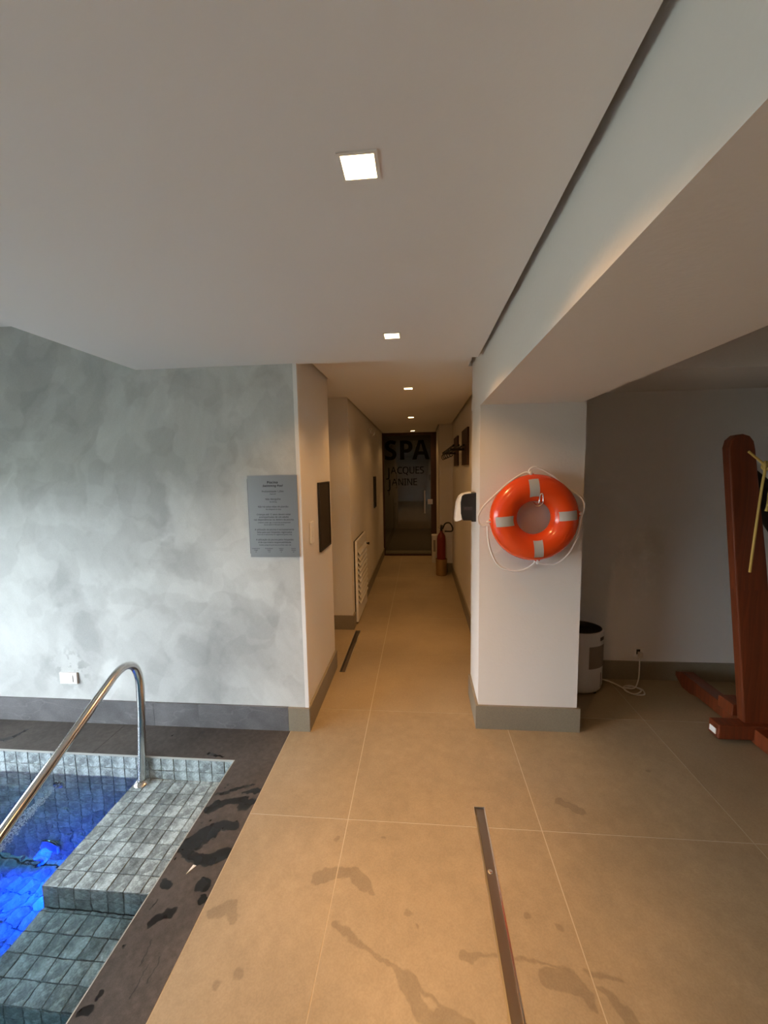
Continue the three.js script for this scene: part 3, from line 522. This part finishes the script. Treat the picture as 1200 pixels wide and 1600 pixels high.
// fire extinguisher on its stand, with a white tube next to it
{
  const g = thing('fire_extinguisher', 'dark red fire extinguisher with black hose standing in a brass bucket', 'extinguisher', [0.315, 0.0, -6.12]);
  mesh('cylinder', lathe([[0, 0.10], [0.062, 0.10], [0.066, 0.115], [0.066, 0.56], [0.058, 0.605], [0.036, 0.64], [0.022, 0.655], [0.022, 0.68], [0, 0.68]], 32), std({ color: rgb(0.16, 0.012, 0.01), roughness: 0.3 }), g);
  const v = mesh('valve', merge([cyl(0.018, 0.018, 0.05, 16).translate(0, 0.70, 0), bx(-0.015, 0.02, 0.72, 0.735, -0.01, 0.10), bx(-0.015, 0.02, 0.755, 0.766, -0.01, 0.11), bx(-0.012, 0.012, 0.72, 0.766, -0.02, 0.0)]), M.darkMetal, g);
  mesh('hose', tube([[0.02, 0.705, 0], [0.06, 0.79, 0.02], [0.12, 0.80, 0.04], [0.165, 0.72, 0.05], [0.155, 0.68, 0.05], [0.10, 0.675, 0.05], [0.05, 0.68, 0.07]], 0.011, 40, 10), M.black, g);
  const pin = new THREE.TorusGeometry(0.016, 0.003, 8, 20); pin.translate(-0.03, 0.735, 0.02); mesh('pull_ring', pin, M.steel, g);
  mesh('stand', lathe([[0, 0.0], [0.078, 0.0], [0.082, 0.01], [0.084, 0.24], [0.088, 0.246], [0.084, 0.25], [0.078, 0.24], [0.074, 0.02], [0, 0.02]], 36), std({ color: rgb(0.42, 0.27, 0.12), metalness: 0.7, roughness: 0.4 }), g).userData.label = 'brass-coloured metal bucket stand';
  const w = thing('paper_tube', 'white cardboard tube with a grey label standing before the glass door', 'tube', [0.245, 0, -6.95]);
  mesh('tube_wall', lathe([[0.036, 0], [0.05, 0.0], [0.05, 0.46], [0.056, 0.475], [0.05, 0.49], [0.044, 0.485], [0.044, 0.02], [0.036, 0.02]], 28), M.white, w);
  const lb = new THREE.CylinderGeometry(0.0508, 0.0508, 0.2, 20, 1, true, -0.5, 0.75); lb.translate(0, 0.30, 0); mesh('label_strip', lb, std({ color: rgb(0.3, 0.28, 0.25), roughness: 0.6 }), w);
}
// ------------------------------------------------------------------ life ring on the pillar
{
  const CY = 1.32, R = 0.1685, r = 0.0755, FL = 0.86, g = thing('life_ring', 'orange life ring with grey tapes and white rope on the white pillar', 'life ring', [0.637, CY, PZ + r * FL + 0.012]);
  const rot = 5 * D;
  const ring = new THREE.TorusGeometry(R, r, 40, 96); ring.scale(1, 1, FL); mesh('ring', ring, phy({ color: rgb(0.80, 0.075, 0.012), roughness: 0.24, clearcoat: 0.35, clearcoatRoughness: 0.12 }), g);
  const patch = (u0, u1, v0, v1, off) => {                        // a strip of the ring's own surface, slightly proud
    const p = [], idx = [], nu = 8, nv = 16;
    for (let i = 0; i <= nu; i++) for (let j = 0; j <= nv; j++) {
      const v = v0 + (v1 - v0) * j / nv, q = R + (r + off) * Math.cos(v), um = (u0 + u1) / 2, u = um + (u0 + (u1 - u0) * i / nu - um) * R / q;
      p.push(q * Math.cos(u), q * Math.sin(u), (r + off) * Math.sin(v) * FL);
    }
    for (let i = 0; i < nu; i++) for (let j = 0; j < nv; j++) { const a = i * (nv + 1) + j, b = a + nv + 1; idx.push(a, b, a + 1, b, b + 1, a + 1); }
    const q = new THREE.BufferGeometry(); q.setAttribute('position', new THREE.BufferAttribute(new Float32Array(p), 3)); q.setIndex(idx); q.computeVertexNormals(); return q;
  };
  const tape = std({ color: rgb(0.44, 0.44, 0.42), roughness: 0.45, side: THREE.DoubleSide });
  for (let k = 0; k < 4; k++) {
    const a = Math.PI / 2 * k + rot, w = [0.155, 0.16, 0.165, 0.15][k];
    mesh('reflective_tape', patch(a - w, a + w, Math.PI * 0.27 , Math.PI * 0.70, 0.0012), tape, g);
    const clip = new THREE.TorusGeometry(0.012, 0.005, 10, 20, Math.PI); clip.rotateZ(-Math.PI / 2); clip.translate(R + r - 0.008, 0, 0.012); clip.rotateZ(a); mesh('rope_lug', clip, std({ color: rgb(0.72, 0.065, 0.012), roughness: 0.3 }), g);
    const kn = new THREE.SphereGeometry(0.010, 12, 8); kn.scale(1.4, 0.9, 0.9); kn.translate(R + r + 0.008, 0, 0.012); kn.rotateZ(a); mesh('knot', kn, M.white, g);
  }
  const P = (px, py) => [(px - 834) * 0.003575, (808 - py) * 0.003575];
  const rope = std({ color: rgb(0.74, 0.72, 0.68), roughness: 0.8 });
  const RP = (list) => tube(list.map(([a, b, z]) => [...P(a, b), z ?? 0.012]), 0.0056, 60, 8);
  mesh('rope', RP([[826, 740], [821, 737], [800, 748], [775, 770], [752, 795], [747, 810], [752, 820], [762, 820]]), rope, g);
  mesh('rope', RP([[762, 821], [763, 838], [768, 862], [780, 884], [800, 893], [820, 891], [834, 882], [837, 877]]), rope, g);
  mesh('rope', RP([[838, 878], [850, 882], [868, 882], [884, 870], [897, 848], [903, 825], [906, 806]]), rope, g);
  mesh('rope', RP([[906, 804], [909, 790], [905, 778], [885, 763], [862, 744], [843, 732], [831, 729], [825, 734], [827, 742], [832, 748]]), rope, g);
  const hk = thing('ring_hook', 'bent chrome wall hook holding the life ring', 'hook', [0.637, CY + 0.075, PZ + 0.001]);
  mesh('hook', tube([[0, 0.02, 0.0], [0.0, 0.012, 0.06], [0.0, 0.004, 0.14], [0.005, 0.02, 0.158], [0.012, 0.06, 0.157], [0.02, 0.066, 0.158], [0.026, 0.04, 0.158], [0.022, 0.01, 0.157], [0.005, -0.004, 0.15], [-0.012, 0.0, 0.145]], 0.0035, 60, 8), M.steel, hk);
  const hb = cyl(0.014, 0.014, 0.006, 16); hb.rotateX(Math.PI / 2); hb.translate(0, 0.02, 0.003); mesh('wall_plate', hb, M.steel, hk);
}
// ------------------------------------------------------------------ dehumidifier, its cable and the wall socket
{
  const g = thing('dehumidifier', 'white oval dehumidifier with a dark top in the recess corner', 'dehumidifier', [1.125, 0, -2.94]);
  const ov = (pts) => { const q = lathe(pts, 48); q.scale(1.18, 1, 0.92); return q; };
  mesh('body', ov([[0, 0.012], [0.125, 0.012], [0.14, 0.03], [0.146, 0.06], [0.146, 0.40], [0.146, 0.452], [0.142, 0.458], [0.136, 0.455]]), std({ color: rgb(0.62, 0.59, 0.56), roughness: 0.45 }), g);
  mesh('top_recess', ov([[0.137, 0.456], [0.128, 0.425], [0.1, 0.415], [0, 0.41]]), M.black, g);
  for (let i = 0; i < 4; i++) { const f = cyl(0.012, 0.012, 0.012, 12); f.translate((i % 2 ? 0.1 : -0.1), 0.006, (i < 2 ? 0.07 : -0.07)); mesh('foot', f, M.black, g); }
  const arc = (a0, a1, y0, y1, off) => { const q = new THREE.CylinderGeometry(0.146 + off, 0.146 + off, y1 - y0, 20, 1, true, a0, a1 - a0); q.translate(0, (y0 + y1) / 2, 0); q.scale(1.18, 1, 0.92); return q; };
  const ds = (c, ro = 0.6) => std({ color: c, roughness: ro, side: THREE.DoubleSide });
  mesh('air_grille', arc(0.18, 1.35, 0.20, 0.36, 0.001), ds(rgb(0.22, 0.19, 0.16)), g);
  mesh('handle_slot', arc(0.72, 1.1, 0.392, 0.418, 0.001), ds(rgb(0.05, 0.045, 0.04)), g);
  mesh('water_gauge', arc(0.84, 0.89, 0.055, 0.16, 0.001), ds(rgb(0.01, 0.01, 0.01)), g);
  const s = thing('wall_socket', 'white wall socket above the recess baseboard with a cable plugged in', 'socket', [1.625, 0.175, -3.084]);
  const p = rbox(0.07, 0.07, 0.01, 0.003); p.translate(0, 0.035, 0.005); mesh('cover_plate', p, M.white, s);
  const h = rbox(0.026, 0.038, 0.004, 0.001); h.translate(-0.008, 0.042, 0.0105); mesh('socket_insert', h, M.blackMatte, s);
  const c = thing('power_cable', 'white power cable coiled on the floor between dehumidifier and socket', 'cable', [1.452, 0, -2.95]);
  const cab = std({ color: rgb(0.62, 0.58, 0.52), roughness: 0.5 });
  mesh('cable', tube([[-0.150, 0.06, 0.0], [-0.1, 0.055, 0.02], [-0.03, 0.03, 0.05], [0.02, 0.006, 0.09], [0.1, 0.006, 0.1], [0.12, 0.007, 0.03], [0.06, 0.01, 0.0], [-0.01, 0.012, 0.06], [0.03, 0.014, 0.11], [0.1, 0.018, 0.06], [0.05, 0.022, 0.01], [-0.01, 0.024, 0.04], [0.05, 0.03, 0.06], [0.11, 0.06, 0.0], [0.14, 0.11, -0.05], [0.16, 0.17, -0.09], [0.17, 0.2, -0.115]], 0.0048, 180, 8), cab, c);
  const plug = rbox(0.03, 0.036, 0.03, 0.005); plug.translate(0.172, 0.203, -0.105); mesh('plug', plug, cab, c);
}
// ------------------------------------------------------------------ wooden hammock stand with the black hammock and its yellow cord
{
  const g = thing('hammock_stand', 'reddish wooden hammock stand with a tall leaning post in the recess', 'hammock stand', [1.87, 0, -2.40]);
  const post = (sx, x0) => {
    const q = [[-0.010, 0.10], [0.155, 0.10], [0.10, 0.55], [0.02, 1.1], [-0.075, 1.68], [-0.085, 1.72], [-0.105, 1.745], [-0.135, 1.755], [-0.165, 1.75], [-0.188, 1.728], [-0.196, 1.69]].map(([x, y]) => [sx * x + x0, y]);
    const e = extrude(sx > 0 ? q : q.reverse(), 0.042, 0.007); e.translate(0, 0, -0.028); return wuv(e);
  };
  mesh('post', post(1, 0), M.wood, g); mesh('post', post(-1, 2.0), M.wood, g);
  const beam = rbox(2.36, 0.085, 0.085, 0.008); beam.translate(1.0, 0.075, 0.015); mesh('base_beam', wuv(beam), M.wood, g);
  const cap = rbox(0.006, 0.034, 0.05, 0.002); cap.translate(-0.184, 0.072, 0.018); mesh('end_cap', cap, M.white, g);
  const foot = (x) => { const e = extrude([[-0.66, 0.0], [-0.58, 0.0], [-0.50, 0.02], [0.42, 0.02], [0.5, 0.0], [0.58, 0.0], [0.66, 0.05], [0.66, 0.075], [0.6, 0.10], [-0.6, 0.10], [-0.66, 0.075]], 0.08, 0.004); e.rotateY(Math.PI / 2); e.translate(x - 0.04, 0, 0); return wuv(e); };
  mesh('cross_foot', foot(0.055), M.wood, g); mesh('cross_foot', foot(1.95), M.wood, g);
  const br = (s, x0) => { const e = extrude([[0, 0], [0.30, 0], [0.30, 0.03], [0.03, 0.34], [0, 0.34]].map(([x, y]) => [s * x, y]), 0.05, 0.004); e.translate(x0, 0.118, -0.01); return wuv(e); };
  mesh('brace', br(1, 0.13), M.wood, g); mesh('brace', br(-1, 1.86), M.wood, g);
  const bl = rbox(0.10, 0.07, 0.12, 0.006); bl.translate(0.03, 0.135, -0.13); mesh('corner_block', wuv(bl), M.wood, g);
  // hammock: gathered black cloth hanging between the posts
  const h = thing('hammock', 'gathered black hammock cloth tied to the wooden post', 'hammock', [1.87, 0, -2.51]);
  const pts = [], nseg = 60;
  for (let i = 0; i <= nseg; i++) { const t = i / nseg; pts.push([-0.058 + 2.116 * t, 1.60 - 2.9 * t * (1 - t), 0.02]); }
  const curve = new THREE.CatmullRomCurve3(pts.map((p) => new THREE.Vector3(...p))), hg = new THREE.TubeGeometry(curve, 120, 1, 24, false), hp = hg.attributes.position;
  for (let i = 0; i <= 120; i++) {
    const c = curve.getPointAt(i / 120), t = i / 120, w = 0.034 + 0.2 * Math.pow(Math.sin(Math.PI * t), 0.75);
    for (let j = 0; j <= 24; j++) { const k = i * 25 + j, dx = hp.getX(k) - c.x, dy = hp.getY(k) - c.y, dz = hp.getZ(k) - c.z, fold = 1 + 0.16 * Math.sin(j * 1.57 + t * 5); hp.setXYZ(k, c.x + dx * w * 0.45 * fold, c.y + dy * w * 0.6 * fold, c.z + dz * w * fold); }
  }
  hg.computeVertexNormals(); mesh('cloth', hg, std({ color: rgb(0.02, 0.02, 0.021), roughness: 0.95 }), h);
  const y = thing('yellow_cord', 'yellow cord knotted round the post, its end hanging down', 'cord', [1.87, 0, -2.34]);
  const cm = std({ color: rgb(0.55, 0.40, 0.10), roughness: 0.7 });
  mesh('hanging_end', tube([[-0.155, 1.665, 0.03], [-0.125, 1.64, 0.03], [-0.082, 1.60, 0.032], [-0.072, 1.57, 0.034], [-0.075, 1.50, 0.03], [-0.085, 1.35, 0.03], [-0.097, 1.15, 0.03], [-0.104, 1.02, 0.03]], 0.0065, 60, 8), cm, y);
  mesh('hanging_end', tube([[-0.068, 1.60, 0.03], [-0.035, 1.575, 0.03], [-0.028, 1.54, 0.03], [-0.036, 1.46, 0.03], [-0.042, 1.37, 0.03], [-0.048, 1.35, 0.03]], 0.0075, 40, 8), cm, y);
  const kn = new THREE.TorusKnotGeometry(0.014, 0.007, 60, 8, 2, 3); kn.translate(-0.062, 1.59, 0.03); mesh('knot', kn, cm, y);
}
// small white shard on the coping
{
  const e = extrude([[-0.006, 0.018], [0.008, 0.02], [-0.002, -0.022]], 0.002); e.rotateX(-Math.PI / 2); e.rotateY(-0.3);
  const m = mesh('plastic_shard', e, M.white); m.position.set(-0.938, 0.0005, -1.418); tag(m, 'tiny white triangular shard lying on the dark coping', 'shard');
}
renderer.render(scene, camera);
